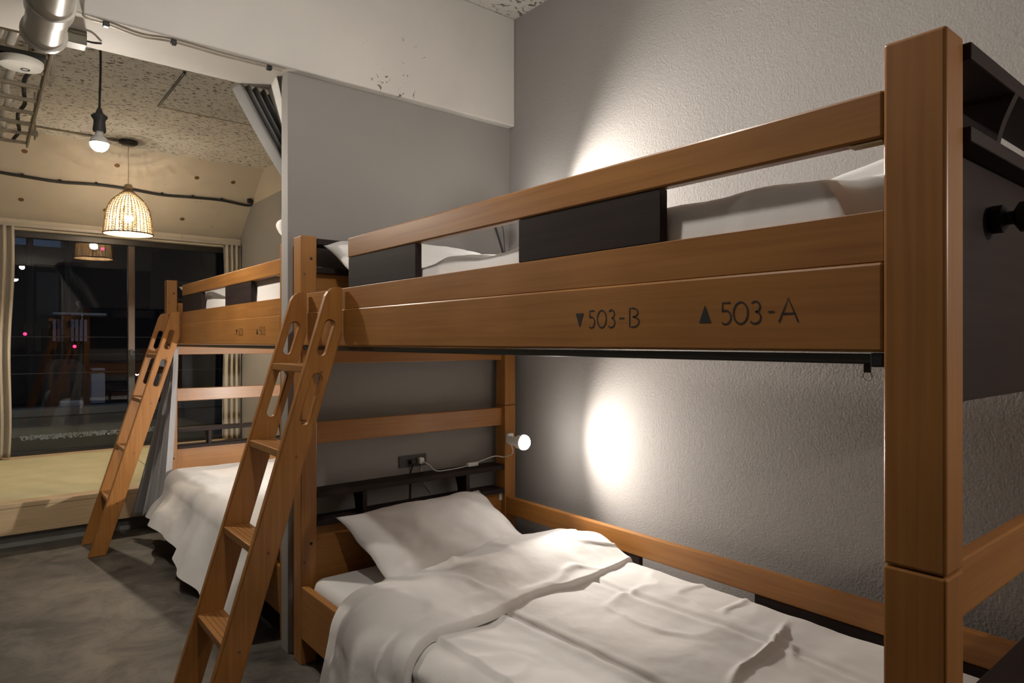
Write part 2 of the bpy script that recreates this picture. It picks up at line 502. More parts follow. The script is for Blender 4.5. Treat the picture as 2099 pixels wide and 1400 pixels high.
# ------------------------------------------------------------ bunk bed (built for the near one, copied for the far one)
BX0, BX1 = 0.930, 1.949
BY0, BY1 = 0.298, 2.457
PW, PD = 0.061, 0.074       # post size in x and y
bed = empty('bunk_bed', (BX0, BY0, 0), 'brown wooden bunk bed nearest the viewer, lettered 503-B and 503-A', 'bunk bed', 'wooden bunk beds')
for (x0, inner) in ((BX0, 1), (BX1 - PW, -1)):
    for y0 in (BY0, BY1 - PD):
        p = obj('post', box(BM(), x0, x0 + PW, y0, y0 + PD, 0.0, 0.8985, 0.0035, 2), 'wood_z', bed)
        u = obj('upper_post', box(BM(), x0, x0 + PW, y0, y0 + PD, 0.9000, 1.584, 0.0045, 3), 'wood_z', bed)
        far = y0 > 1
        fy = y0 if far else y0 + PD
        dr = -1 if far else 1
        for zz, pp in ((0.442, p), (0.376, p), (1.500, u), (1.441, u)):
            dx = 0.039 if zz in (0.442, 1.500) else 0.014
            xx = x0 + (dx if inner > 0 else PW - dx)
            obj('bolt_hole', lathe(BM(), [(0, 0.0006), (0.005, 0.0006), (0.0055, 0.0)], 10, (xx, fy, zz), (0, dr, 0)), 'hole' if dx > 0.03 else 'plug', pp)
y0, y1 = BY0 + PD, BY1 - PD
RT = 0.026
def plank(nm, z0, z1, a=y0, b=y1, x=BX0 + 0.001, t=RT, mat='wood_y', bev=0.004, par=None):
    return obj(nm, box(BM(), x, x + t, a, b, z0, z1, bev, 2), mat, par or bed)
# upper front
rail = plank('side_rail', 1.178, 1.2978)
plank('guard_board', 1.2980, 1.3665, x=BX0 + 0.004, bev=0.0012)
plank('guard_rail', 1.4615, 1.5255, y0, 1.992)
plank('guard_block', 1.367, 1.461, 1.574, 1.992, x=BX0 + 0.004, t=0.020, mat='dark_y', bev=0.001)
plank('guard_block', 1.367, 1.461, 0.741, 1.131, x=BX0 + 0.004, t=0.020, mat='dark_y', bev=0.001)
bk = obj('bracket', box(BM(), BX0 + 0.004, BX0 + 0.022, y0 + 0.002, y0 + 0.045, 1.4575, 1.4605, 0.0005), 'brass', bed)
# upper back
xb = BX1 - 0.03 - RT
plank('side_rail', 1.178, 1.2978, x=xb)
plank('guard_board', 1.2986, 1.3665, x=xb)
# lower front and back
plank('side_rail', 0.098, 0.291)
plank('side_rail', 0.098, 0.285, x=xb)
plank('guard_rail', 0.402, 0.482, x=xb)
plank('guard_block', 0.2855, 0.4015, 0.40, 1.136, x=xb + 0.003, t=0.020, mat='dark_y', bev=0.001)
plank('guard_block', 0.2855, 0.4015, 1.60, 1.70, x=xb + 0.003, t=0.020, mat='dark_y', bev=0.001)
# slatted bases
for zz in (0.165, 1.205):
    for k in range(9):
        yy = 0.45 + k * 0.222
        obj('slat', box(BM(), BX0 + 0.028, xb - 0.002, yy, yy + 0.08, zz, zz + 0.014, 0.002, 1), 'platform_wood', bed)
# end frames: near end (outer face towards -y) and far end
xa, xc = BX0 + PW, BX1 - PW
for end in (0, 1):
    cy = (BY0 + PD / 2) if end == 0 else (BY1 - PD / 2)
    sg = -1 if end == 0 else 1          # outward direction
    for lev in (0.0, 0.95):
        pz0 = 0.160 if lev == 0 else 1.108
        pan = obj('end_panel', box(BM(), xa, xc, cy - 0.009, cy + 0.009, pz0, 0.499 + lev, 0.002), 'wood_x', bed)
        a, c = sorted((cy - sg * 0.036, cy + sg * 0.062))
        if end == 0:
            a = cy - 0.045
        else:
            c = min(c, 2.497)
        obj('shelf_board', box(BM(), xa + 0.001, xc - 0.001, a, c, 0.4995 + lev, 0.5195 + lev, 0.002), 'dark_x', bed)
        obj('shelf_board', box(BM(), xa + 0.001, xc - 0.001, a, c, 0.6055 + lev, 0.6275 + lev, 0.002), 'dark_x', bed)
        for fx in (0.22, 0.77):
            xm = xa + (xc - xa) * fx
            A, Cc = (a, c) if sg < 0 else (c, a)      # A outer
            prof = []
            for k in range(9):
                t = k / 8
                prof.append((A + (Cc - A) * (0.30 * math.sin(math.pi * 0.5 * (1 - t)) ** 1.0), 0.520 + lev + 0.085 * t))
            prof += [(Cc - (Cc - A) * 0.02, 0.605 + lev), (Cc - (Cc - A) * 0.02, 0.520 + lev)]
            obj('shelf_bracket', prism(BM(), prof, 0, xm - 0.009, xm + 0.009), 'dark_x', bed)
    obj('cross_board', box(BM(), xa, xc, cy - 0.011, cy + 0.011, 0.806, 0.888, 0.003), 'wood_x', bed)
# outside of the near upper end panel: dark veneer and a spool shaped peg
ny = BY0 + PD / 2 - 0.009
obj('dark_veneer', box(BM(), xa + 0.001, xc - 0.001, ny - 0.004, ny - 0.0002, 1.109, 1.449, 0.001), 'dark_x', bed)
pg = obj('peg', lathe(BM(), [(0, 0), (0.019, 0), (0.021, 0.003), (0.021, 0.016), (0.010, 0.022), (0.010, 0.028), (0.022, 0.036), (0.023, 0.050), (0.020, 0.054), (0, 0.055)], 24, (1.19, ny - 0.004, 1.375), (0, -1, 0)), 'black_plastic', bed, smooth=True, angle=40)
fy_ = BY1 - PD / 2 + 0.009
obj('dark_veneer', box(BM(), xa + 0.001, xc - 0.001, fy_ + 0.0002, fy_ + 0.004, 1.109, 1.449, 0.001), 'dark_x', bed)
obj('dark_veneer', box(BM(), xa + 0.001, xc - 0.001, fy_ + 0.0002, fy_ + 0.004, 0.161, 0.498, 0.001), 'dark_x', bed)
# curtain rail under the front side rail
cr = obj('curtain_rail', box(BM(), BX0 + 0.006, BX0 + 0.026, y0 + 0.004, y1 - 0.01, 1.1615, 1.1755, 0.002), 'dark_metal', bed)
obj('end_cap', box(BM(), BX0 + 0.004, BX0 + 0.028, y0 + 0.001, y0 + 0.018, 1.158, 1.177, 0.002), 'black_plastic', cr)
rn = obj('runner', box(BM(), BX0 + 0.012, BX0 + 0.019, y0 + 0.022, y0 + 0.030, 1.150, 1.162, 0.001), 'black_plastic', cr)
obj('hook_ring', tube(BM(), [(BX0 + 0.0155, y0 + 0.026 + 0.006 * math.cos(2 * math.pi * k / 14), 1.145 + 0.006 * math.sin(2 * math.pi * k / 14)) for k in range(14)], 0.001, 6, closed=True), 'steel', cr)

bed2 = copy_tree(bed)
SH = Vector((0.017, 2.2785, 0))
bed2.location = bed.location + SH
bed2['label'] = 'brown wooden bunk bed behind the grey partition, close to the window'

# stencilled lettering on the side rails: flat strokes of paint
def arc(cx, cy, rx, ry, a0, a1, n=10):
    return [(cx + rx * math.cos(math.radians(a0 + (a1 - a0) * k / n)), cy + ry * math.sin(math.radians(a0 + (a1 - a0) * k / n))) for k in range(n + 1)]
GL = {
    '5': [[(0.88, 1), (0.18, 1), (0.14, 0.60)] + arc(0.42, 0.32, 0.50, 0.32, 120, -130, 12)],
    '0': [arc(0.5, 0.5, 0.5, 0.5, 90, 450, 24)],
    '3': [arc(0.45, 0.76, 0.42, 0.24, 140, -85, 9) + arc(0.42, 0.27, 0.52, 0.27, 85, -140, 10)],
    '-': [[(0, 0.5), (1, 0.5)]],
    'A': [[(0, 0), (0.5, 1), (1, 0)], [(0.19, 0.36), (0.81, 0.36)]],
    'B': [[(0.05, 0), (0.05, 1)] + arc(0.35, 0.77, 0.50, 0.23, 90, -90, 9) + arc(0.38, 0.27, 0.58, 0.27, 90, -90, 9)[1:] + [(0.05, 0)]],
}
def stroke_ribbon(bm, pts, w, x, th=0.0006):
    P = [Vector((0, p[0], p[1])) for p in pts]
    n = len(P); L = []; R = []
    closed = (P[0] - P[-1]).length < 1e-5
    for i in range(n):
        a = P[i - 1] if i > 0 else (P[-2] if closed else P[0])
        b = P[i + 1] if i < n - 1 else (P[1] if closed else P[-1])
        d = (b - a).normalized()
        nn = Vector((0, -d.z, d.y)) * w / 2
        L.append(P[i] + nn); R.append(P[i] - nn)
    f = [[bm.verts.new((x - th, q.y, q.z)) for q in row] for row in (L, R)]
    for i in range(n - 1):
        bm.faces.new([f[0][i], f[0][i + 1], f[1][i + 1], f[1][i]])
def glyph(par, nm, ch, ya, yb, z0, z1, w, x=BX0 + 0.001):
    bm = BM()
    if ch == '^':
        pts = [(ya, z0), (yb, z0), ((ya + yb) / 2, z1)]
    elif ch == 'v':
        pts = [(ya, z1), (yb, z1), ((ya + yb) / 2, z0)]
    else:
        pts = None
    if pts:
        bm.faces.new([bm.verts.new((x - 0.0006, p[0], p[1])) for p in pts])
    else:
        for s in GL[ch]:
            stroke_ribbon(bm, [(ya + (yb - ya) * p[0], z0 + (z1 - z0) * p[1]) for p in s], w, x)
    return bm
plain('stencil_ink', (0.014, 0.012, 0.013), 0.6)
LET = [('v', 0.948, 0.926, 1.220, 1.248), ('5', 0.912, 0.895, 1.219, 1.252), ('0', 0.889, 0.866, 1.219, 1.252), ('3', 0.861, 0.843, 1.219, 1.252), ('-', 0.833, 0.821, 1.219, 1.252), ('B', 0.809, 0.785, 1.219, 1.253),
       ('^', 0.658, 0.635, 1.223, 1.252), ('5', 0.617, 0.597, 1.220, 1.254), ('0', 0.594, 0.569, 1.220, 1.254), ('3', 0.565, 0.546, 1.220, 1.254), ('-', 0.535, 0.525, 1.220, 1.254), ('A', 0.518, 0.488, 1.221, 1.256)]
NM = {'v': 'down_triangle', '^': 'up_triangle', '-': 'painted_dash'}
for ch, a, b_, z0, z1 in LET:
    obj(NM.get(ch, 'painted_character'), glyph(bed, '', ch, a, b_, z0, z1, 0.0026), 'stencil_ink', rail)
rail2 = [c for c in bed2.children if c.name.startswith('side_rail')][0]
for ch, a, b_, z0, z1 in LET:
    if ch in 'AB-':
        continue
    bm = glyph(bed2, '', ch, a, b_, z0, z1, 0.0026)
    bmesh.ops.translate(bm, verts=bm.verts, vec=SH)
    obj(NM.get(ch, 'painted_character'), bm, 'stencil_ink', rail2)

# ------------------------------------------------------------ ladder
def slot(cx, cz, L, w, d):
    """stadium outline along direction d"""
    d = Vector(d).normalized(); n = Vector((-d.y, d.x))
    pts = []
    for k in range(9):
        a = math.pi * k / 8
        pts.append(Vector((cx, cz)) + d * (L / 2 - w / 2) + (n * math.cos(a) + d * math.sin(a)) * w / 2)
    for k in range(9):
        a = math.pi * k / 8
        pts.append(Vector((cx, cz)) - d * (L / 2 - w / 2) - (n * math.cos(a) + d * math.sin(a)) * w / 2)
    return pts

def stile_mesh(y0_, y1_):
    outer = [(0.462, 0.0), (0.548, 0.0), (0.9245, 1.222), (0.9245, 1.362), (0.9205, 1.368), (0.905, 1.3685), (0.890, 1.364), (0.877, 1.353), (0.868, 1.338), (0.862, 1.318)]
    d = (0.31, 1.0)
    holes = [slot(0.868, 1.203, 0.118, 0.030, d), slot(0.818, 1.010, 0.165, 0.030, d)]
    bm = BM()
    edges = []
    for loop in [outer] + holes:
        vs_ = [bm.verts.new((p[0], y0_, p[1])) for p in loop]
        for i in range(len(vs_)):
            edges.append(bm.edges.new((vs_[i], vs_[(i + 1) % len(vs_)])))
    r = bmesh.ops.triangle_fill(bm, use_beauty=True, use_dissolve=False, edges=edges)
    # drop triangles lying inside a slot
    def inside(pt, poly):
        c = False; n = len(poly)
        for i in range(n):
            a, b2 = poly[i], poly[(i + 1) % n]
            if (a[1] > pt[1]) != (b2[1] > pt[1]) and pt[0] < (b2[0] - a[0]) * (pt[1] - a[1]) / (b2[1] - a[1]) + a[0]:
                c = not c
        return c
    kill = [f for f in bm.faces if any(inside((f.calc_center_median().x, f.calc_center_median().z), h) for h in holes)]
    if kill:
        bmesh.ops.delete(bm, geom=kill, context='FACES_ONLY')
    ret = bmesh.ops.extrude_face_region(bm, geom=list(bm.faces))
    bmesh.ops.translate(bm, verts=[g for g in ret['geom'] if isinstance(g, bmesh.types.BMVert)], vec=(0, y1_ - y0_, 0))
    bmesh.ops.recalc_face_normals(bm, faces=bm.faces)
    sharp = [e for e in bm.edges if len(e.link_faces) == 2 and e.calc_face_angle(0) > 1.2 and abs(e.verts[0].co.y - e.verts[1].co.y) < 1e-6]
    bmesh.ops.bevel(bm, geom=sharp, offset=0.004, segments=2, affect='EDGES')
    return bm

lad = empty('bunk_ladder', (0.7, 2.18, 0), 'brown slotted wooden ladder leaning on the near bunk bed', 'ladder', 'bunk ladders')
YS = ((2.014, 2.040), (2.312, 2.338))
for (a, b_) in YS:
    st = obj('stile', stile_mesh(a, b_), 'wood_z', lad)
    for zt in (1.105, 0.845, 0.565, 0.292):
        xm = 0.505 + zt * 0.309
        obj('wood_plug', lathe(BM(), [(0, 0.0006), (0.0045, 0.0006), (0.005, 0)], 10, (xm + 0.006, a, zt - 0.01), (0, -1, 0)), 'plug', st)
for zt in (1.118, 0.858, 0.578, 0.305):
    xm = 0.462 + zt * 0.2975
    tr_ = obj('tread', box(BM(), xm + 0.006, xm + 0.088, YS[0][1] - 0.002, YS[1][0] + 0.002, zt - 0.024, zt, 0.003), 'wood_y', lad)
    for g in range(4):
        obj('groove', box(BM(), xm + 0.02 + g * 0.015, xm + 0.023 + g * 0.015, YS[0][1] + 0.006, YS[1][0] - 0.006, zt - 0.0005, zt + 0.0003), 'plug', tr_)
lad2 = copy_tree(lad)
lad2.location = lad.location + SH
lad2['label'] = 'brown slotted wooden ladder leaning on the bunk bed by the window'

# ------------------------------------------------------------ mattresses
def mattress(loc_shift, z0, z1, label, grp='mattresses in the bunk beds'):
    bm = box(BM(), BX0 + 0.03, 1.885, 0.41, 2.36, z0, z1, 0.035, 4)
    bmesh.ops.translate(bm, verts=bm.verts, vec=loc_shift)
    return tag(obj('mattress', bm, 'sheet', smooth=True), label, 'mattress', grp)
mattress(Vector(), 0.181, 0.322, 'white sheeted mattress on the lower berth of the near bunk bed')
mattress(Vector(), 1.221, 1.362, 'white sheeted mattress on the upper berth of the near bunk bed')
mattress(SH, 0.181, 0.322, 'white sheeted mattress on the lower berth of the window bunk bed')
mattress(SH, 1.221, 1.362, 'white sheeted mattress on the upper berth of the window bunk bed')

# ------------------------------------------------------------ duvets
def cross_profile(xfront, xback, ztop, zlow, zback, rad, flare=0.0, n=220):
    """list of (x, z, nx, nz) from the back edge over the top and down the front"""
    pts = []
    N1 = 10
    for k in range(N1):                       # rounded back edge
        a = math.pi / 2 * (1 - k / N1)
        pts.append((xback - rad * 0.6 + rad * 0.6 * math.sin(a), ztop - (ztop - zback) * (1 - math.cos(a))))
    M = 90
    for k in range(M + 1):
        t = k / M
        pts.append((xback - rad * 0.6 + (xfront + rad - xback + rad * 0.6) * t, ztop))
    for k in range(1, 13):
        a = math.pi / 2 * k / 12
        pts.append((xfront + rad - rad * math.sin(a), ztop - rad + rad * math.cos(a)))
    H = 40
    for k in range(1, H + 1):
        t = k / H
        pts.append((xfront - flare * t ** 1.2, ztop - rad - (ztop - rad - zlow) * t))
    # arc-length resample
    d = [0]
    for a, b_ in zip(pts, pts[1:]):
        d.append(d[-1] + math.hypot(b_[0] - a[0], b_[1] - a[1]))
    out = []; j = 0
    for k in range(n):
        s = d[-1] * k / (n - 1)
        while j < len(d) - 2 and d[j + 1] < s:
            j += 1
        t = (s - d[j]) / max(1e-9, d[j + 1] - d[j])
        out.append((pts[j][0] + (pts[j + 1][0] - pts[j][0]) * t, pts[j][1] + (pts[j + 1][1] - pts[j][1]) * t))
    res = []
    for k in range(n):
        a = out[max(0, k - 1)]; b_ = out[min(n - 1, k + 1)]
        tx, tz = b_[0] - a[0], b_[1] - a[1]
        l = math.hypot(tx, tz)
        res.append((out[k][0], out[k][1], tz / l, -tx / l))
    return res, d[-1]

# -- near bunk, lower berth: duvet turned back at the head
CP, LEN = cross_profile(0.868, 1.872, 0.392, 0.085, 0.335, 0.075, flare=0.05, n=200)
def interp(tab, x):
    if x <= tab[0][0]: return tab[0][1]
    for (a, va), (b_, vb) in zip(tab, tab[1:]):
        if x <= b_:
            t = (x - a) / (b_ - a); t = t * t * (3 - 2 * t) * 0.5 + t * 0.5
            return va + (vb - va) * t
    return tab[-1][1]
# position of the turned-back edge (ye) and of the fold (yf) by distance u from the back edge
def ufun(j): return LEN * j / 199
TAB_E = [(0.0, 1.585), (0.15, 1.572), (0.45, 1.550), (0.70, 1.530), (0.92, 1.505), (1.05, 1.48), (LEN, 1.44)]
TAB_F = [(0.0, 1.86), (0.10, 1.93), (0.35, 1.985), (0.60, 1.90), (0.80, 1.86), (1.0, 1.85), (LEN, 1.84)]
def wr_main(y, u):
    w = 0.008 * fbm(y * 3.1 + 2, u * 3.6, 1.3) + 0.004 * fbm(y * 11, u * 9 + 5, 4.1)
    r = ridge(y * 2.2 + u * 2.5 + 0.6 * fbm(y * 4, u * 4), u * 1.6 - y * 2.0, 7.7)
    w += 0.006 * max(0, r - 0.80) / 0.20
    # stitched seams
    for us, wd in ((0.690, 0.006), (0.300, 0.006)):
        d = abs(u - us - 0.012 * math.sin(y * 5))
        w -= 0.0065 * math.exp(-(d / wd) ** 2) - 0.003 * math.exp(-((d - 0.022) / 0.014) ** 2)
    # sharp crease running from the wall side towards the foot
    d = abs((y - 0.935) + (u - 0.24) * 0.20 - 0.01 * math.sin(u * 17))
    w += 0.013 * math.exp(-(d / 0.009) ** 2) * sstep(0.62, 0.45, u) * sstep(0.10, 0.24, u)
    if u > 0.95:
        w += 0.014 * math.sin(y * 24 + 4 * fbm(y * 3, u * 2)) * sstep(0.95, 1.25, u)
    return w
def main_fn(a, b_):
    j = b_ * 199; k = min(198, int(j)); t = j - k
    p = [CP[k][i] * (1 - t) + CP[k + 1][i] * t for i in range(4)]
    u = ufun(j)
    yend = interp(TAB_E, u) + 0.10
    y = 0.395 + (yend - 0.395) * a
    w = wr_main(y, u)
    edge = sstep(0.395, 0.46, y)
    puff = 0.012 * math.sin(math.pi * min(1, max(0, (u % 0.39) / 0.39))) if u < 0.95 else 0.0
    h = (w + puff) * edge - 0.03 * (1 - edge)
    return (p[0] + p[2] * h, y, p[1] + p[3] * h)
dv = obj('duvet', grid(BM(), 170, 150, main_fn), 'linen', smooth=True)
tag(dv, 'rumpled white duvet on the lower near berth, turned back below the pillow', 'duvet', 'white duvets')
TH = 0.052
def flap_fn(a, b_):
    j = b_ * 199; k = min(198, int(j)); t = j - k
    p = [CP[k][i] * (1 - t) + CP[k + 1][i] * t for i in range(4)]
    u = ufun(j)
    ye, yf = interp(TAB_E, u), interp(TAB_F, u)
    ye += 0.012 * fbm(u * 9, 3.3) + 0.01 * math.sin(u * 14)
    yf += 0.012 * fbm(u * 7, 8.3)
    corner = sstep(0.0, 0.10, u)
    th = TH * (0.55 + 0.45 * corner)
    if a < 0.10:                       # rounded free edge
        q = a / 0.10 * math.pi / 2
        y = ye - 0.010 + 0.012 * (1 - math.cos(q)) * 0 + 0.012 * (1 - math.sin(math.pi / 2 - q))
        h = 0.004 + (th - 0.026) * math.sin(q)
    elif a < 0.72:
        t2 = (a - 0.10) / 0.62
        y = ye + 0.002 + (yf - ye - 0.002) * t2
        h = th - 0.022 + 0.022 * math.sin(math.pi * min(1, t2 * 0.5)) + 0.030 * math.sin(math.pi * t2) ** 2
    else:
        q = (a - 0.72) / 0.28 * math.pi
        y = yf + th * 0.95 * math.sin(q)
        h = th * math.cos(q) if q < math.pi / 2 else (th + 0.03) * math.cos(q)
    w = 0.012 * fbm(y * 3.2 + 9, u * 3.4, 2.2) + 0.006 * fbm(y * 9, u * 10, 6.4)
    r = ridge(y * 4.2 - u * 1.3 + 0.5 * fbm(y * 3, u * 5), u * 3.4 + y * 1.5, 3.1)
    w += 0.008 * max(0, r - 0.78) / 0.22 * sstep(0.02, 0.2, a)
    if u > 0.9:
        w += 0.012 * math.sin(y * 26 + u * 3) * sstep(0.95, 1.2, u)
    amp = sstep(0, 0.12, a) * (1 - 0.8 * sstep(0.75, 1, a))
    h += w * amp
    # the back end droops onto the sheet and shows a rolled edge
    zdrop = 0.0
    x = p[0] + p[2] * h
    if u < 0.12:
        x = min(x, 1.842 - 0.10 * (0.12 - u))
    z = p[1] + p[3] * h - zdrop
    if p[3] > 0.9:
        z = max(z, 0.318)
    return (x, y, z)
obj('turned_back_edge', grid(BM(), 90, 140, flap_fn), 'linen', dv, smooth=True)

# -- window bunk, lower berth: duvet hanging loose to the floor
CP2, LEN2 = cross_profile(0.872, 1.872, 0.40, 0.075, 0.335, 0.075, flare=0.10, n=200)
def fn2(a, b_):
    j = b_ * 199; k = min(198, int(j)); t = j - k
    p = [CP2[k][i] * (1 - t) + CP2[k + 1][i] * t for i in range(4)]
    u = LEN2 * j / 199
    y = 0.42 + (2.19 - 0.42) * a
    w = 0.010 * fbm(y * 3.0 + 31, u * 3.3, 1.9) + 0.005 * fbm(y * 8, u * 8 + 2, 5.1)
    hang = sstep(0.98, 1.3, u)
    w += hang * (0.030 * math.sin(y * 11 + 0.8) + 0.012 * math.sin(y * 29))
    edge = sstep(0, 0.04, 1 - a) * sstep(0, 0.04, a)
    h = (w + 0.02) * edge - 0.045 * (1 - edge) * (1 - hang)
    z = p[1] + p[3] * h
    z += hang * (0.10 * sstep(1.1, 2.19, y) + 0.03 * math.sin(y * 5))* sstep(1.0, LEN2, u)
    return (p[0] + p[2] * h + SH.x, y + SH.y, max(z, 0.02))
o = obj('duvet', grid(BM(), 150, 130, fn2), 'linen', smooth=True)
tag(o, 'white duvet on the lower window berth, hanging down to the floor', 'duvet', 'white duvets')

# -- upper berths
def upper_duvet(shift, seed, hump, label, y_end=2.05):
    def fn(a, b_):
        x = BX0 + 0.0285 + (1.868 - BX0 - 0.0285) * b_ ** 1.3
        y = 0.425 + (y_end - 0.425) * a
        z = 1.395 + 0.016 * fbm(x * 4 + seed, y * 3.5, seed) + 0.008 * fbm(x * 9, y * 8, seed + 2)
        z += 0.030 * sstep(1.35, 1.0, y) * sstep(0.45, 0.7, y) * 0.4
        for (hx, hy, sx, sy, hh) in hump:
            z += hh * math.exp(-((x - hx) / sx) ** 2 - ((y - hy) / sy) ** 2)
        z += 0.006 * math.sin(y * 19 + x * 6 + 4 * fbm(x * 3, y * 2, seed))
        e = min(min(1, b_ / 0.035) ** 0.5, sstep(0, 0.04, 1 - b_), sstep(0, 0.03, a), sstep(0, 0.03, 1 - a))
        z = 1.352 + (z - 1.352) * (e ** 0.6)
        return (x + shift.x, y + shift.y, z)
    o = obj('duvet', grid(BM(), 120, 70, fn), 'linen', smooth=True)
    return tag(o, label, 'duvet', 'white duvets')
upper_duvet(Vector(), 2.0, [(1.62, 0.52, 0.42, 0.30, 0.20), (1.02, 0.55, 0.10, 0.25, 0.02), (1.05, 1.35, 0.12, 0.3, 0.02), (1.3, 1.55, 0.2, 0.2, 0.02)], 'white duvet heaped on the upper near berth behind the guard rail')
upper_duvet(SH, 5.0, [(1.15, 0.55, 0.35, 0.28, 0.16), (1.25, 1.75, 0.25, 0.2, 0.17), (1.05, 1.35, 0.15, 0.3, 0.02)], 'white duvet heaped on the upper window berth behind the guard rail')

# ------------------------------------------------------------ pillows
def pillow(name_label, centre, w, l, t, rot, seed, grp='white pillows'):
    R = Matrix.Rotation(rot[2], 4, 'Z') @ Matrix.Rotation(rot[1], 4, 'Y') @ Matrix.Rotation(rot[0], 4, 'X')
    bm = BM()
    n = 56
    def surf(sgn):
        def fn(a, b_):
            u = a * 2 - 1; v = b_ * 2 - 1
            # pinch the sides inwards so that the corners stand out as ears
            x = u * w / 2 * (1 - 0.07 * (1 - v * v) ** 1.0 * abs(u) ** 3)
            y = v * l / 2 * (1 - 0.09 * (1 - u * u) ** 1.0 * abs(v) ** 3)
            k = (max(0, 1 - abs(u) ** 2.6) ** 0.62) * (max(0, 1 - abs(v) ** 2.6) ** 0.62)
            z = sgn * (t / 2) * k
            e = 1 - k
            z += 0.010 * fbm(u * 2.3 + seed, v * 2.3, seed) * min(1, k * 3)
            z += sgn * 0.0035 * math.sin(13 * u + 7 * v * abs(v) + 3 * fbm(u * 2, v * 2, seed)) * (0.25 + abs(u) * abs(v) * 2) * min(1, k * 2)
            z += 0.007 * math.sin((u * 7 + v * 9) + seed) * (abs(u) ** 4 + abs(v) ** 4) * 0.5 * min(1, k * 4 + 0.3)
            return R @ Vector((x, y, z)) + Vector(centre)
        return fn
    grid(bm, n, n, surf(1)); grid(bm, n, n, surf(-1))
    bmesh.ops.remove_doubles(bm, verts=bm.verts, dist=0.0008)
    o = obj('pillow', bm, 'linen', smooth=True)
    return tag(o, name_label, 'pillow', grp)
pillow('white pillow leaning on the headboard of the lower near berth', (1.412, 2.165, 0.435), 0.695, 0.47, 0.155, (math.radians(24), 0, math.radians(3)), 1.7)
pillow('white pillow propped up at the far end of the upper near berth', (1.37, 2.20, 1.475), 0.74, 0.44, 0.13, (math.radians(26), 0, math.radians(-4)), 4.2)
pillow('white pillow propped up at the window end of the upper window berth', (1.37 + SH.x, 2.21 + SH.y, 1.455), 0.74, 0.44, 0.13, (math.radians(24), 0, 0), 6.1)

# ------------------------------------------------------------ reading lamps on the bunk posts
def reading_lamp(pos, axis, clip, label, power, size, blend, lit=True, cord=None, wire='white_plastic'):
    pos = Vector(pos); ax = Vector(axis).normalized()
    t = empty('reading_lamp', pos, label, 'lamp', 'white reading lamps on the bunk posts')
    obj('socket', lathe(BM(), [(0, -0.075), (0.017, -0.075), (0.019, -0.07), (0.019, -0.045), (0.027, -0.030), (0.031, -0.008), (0.0315, 0.0), (0.029, 0.0), (0.028, -0.008), (0, -0.010)], 24, pos, ax), 'white_plastic', t, smooth=True, angle=40)
    prof = [(0.029, -0.001)]
    for k in range(1, 9):
        a = math.pi / 2 * k / 8
        prof.append((0.031 * math.cos(a) if k < 8 else 0, 0.026 * math.sin(a)))
    obj('bulb', lathe(BM(), prof, 24, pos, ax), 'bulb_read' if lit else 'white_plastic', t, smooth=True)
    back = pos - ax * 0.074
    obj('neck', tube(BM(), curve_pts([back, back + (Vector(clip) - back) * 0.5 + Vector((0, 0, 0.01)), clip], 6), 0.005, 8), wire, t, smooth=True)
    c = Vector(clip)
    obj('clamp', box(BM(), c.x - 0.016, c.x + 0.016, c.y - 0.010, c.y + 0.010, c.z - 0.022, c.z + 0.022, 0.003), 'white_plastic', t)
    if cord:
        obj('cord', tube(BM(), curve_pts([back] + cord, 8), 0.0024, 6), wire, t, smooth=True)
    if lit:
        ld = bpy.data.lights.new('lamp_light', 'SPOT')
        ld.energy = power; ld.color = (1.0, 0.93, 0.85); ld.spot_size = math.radians(size); ld.spot_blend = blend; ld.shadow_soft_size = 0.02
        lo = bpy.data.objects.new('lamp_light', ld); COL.objects.link(lo); lo.parent = t
        lo.location = ax * 0.050
        lo.rotation_mode = 'QUATERNION'
        lo.rotation_quaternion = ax.to_track_quat('-Z', 'Y')
    return t
reading_lamp((1.765, 2.105, 0.774), (0.16, -1, 0.0), (1.905, 2.3715, 0.75), 'lit white reading lamp on the lower berth post of the near bunk bed', P_SPOT_LOW, 146, 0.8,
             cord=[(1.84, 2.27, 0.70), (1.872, 2.375, 0.665)])
reading_lamp((1.800, 2.300, 1.78), (0.04, -1, 0.05), (1.90, 2.3715, 1.50), 'lit white reading lamp on the upper berth post of the near bunk bed', P_SPOT_UP, 112, 1.0,
             cord=[(1.855, 2.365, 1.72), (1.866, 2.362, 1.64), (1.87, 2.36, 1.585)], wire='black_plastic')
reading_lamp((1.800, 2.815, 0.735), (-0.30, 1, 0.22), (1.90, 2.6625, 0.72), 'lit white reading lamp on the lower berth post of the window bunk bed', P_SPOT_LOW * 2.9, 110, 0.8)
reading_lamp((1.075, 2.965, 1.715), (-0.2, 0.3, 1.0), (0.995, 2.6625, 1.50), 'switched off white reading lamp beside the grey partition edge', 0, 90, 0.5, lit=False)

# power outlet, plugs, cords at the near headboard
so = empty('wall_outlet', (1.47, 2.498, 0.67), 'dark grey power outlet on the partition above the lower berth shelf', 'power outlet')
obj('plate', box(BM(), 1.402, 1.536, 2.495, 2.5015, 0.652, 0.702, 0.002), 'grey_plastic', so)
obj('black_plug', box(BM(), 1.448, 1.472, 2.472, 2.495, 0.664, 0.684, 0.004), 'black_plastic', so)
obj('white_plug', box(BM(), 1.488, 1.512, 2.470, 2.495, 0.664, 0.690, 0.005), 'white_plastic', so)
cdw = empty('lamp_cord', (1.7, 2.44, 0.63), 'white lamp cord with an inline switch lying on the dark shelf', 'cord')
obj('cord', tube(BM(), curve_pts([(1.50, 2.470, 0.675), (1.52, 2.447, 0.660), (1.55, 2.437, 0.6325), (1.62, 2.432, 0.6305), (1.70, 2.436, 0.6335), (1.745, 2.438, 0.640), (1.80, 2.432, 0.652), (1.845, 2.405, 0.668), (1.872, 2.375, 0.665)], 8), 0.0024, 6), 'white_plastic', cdw, smooth=True)
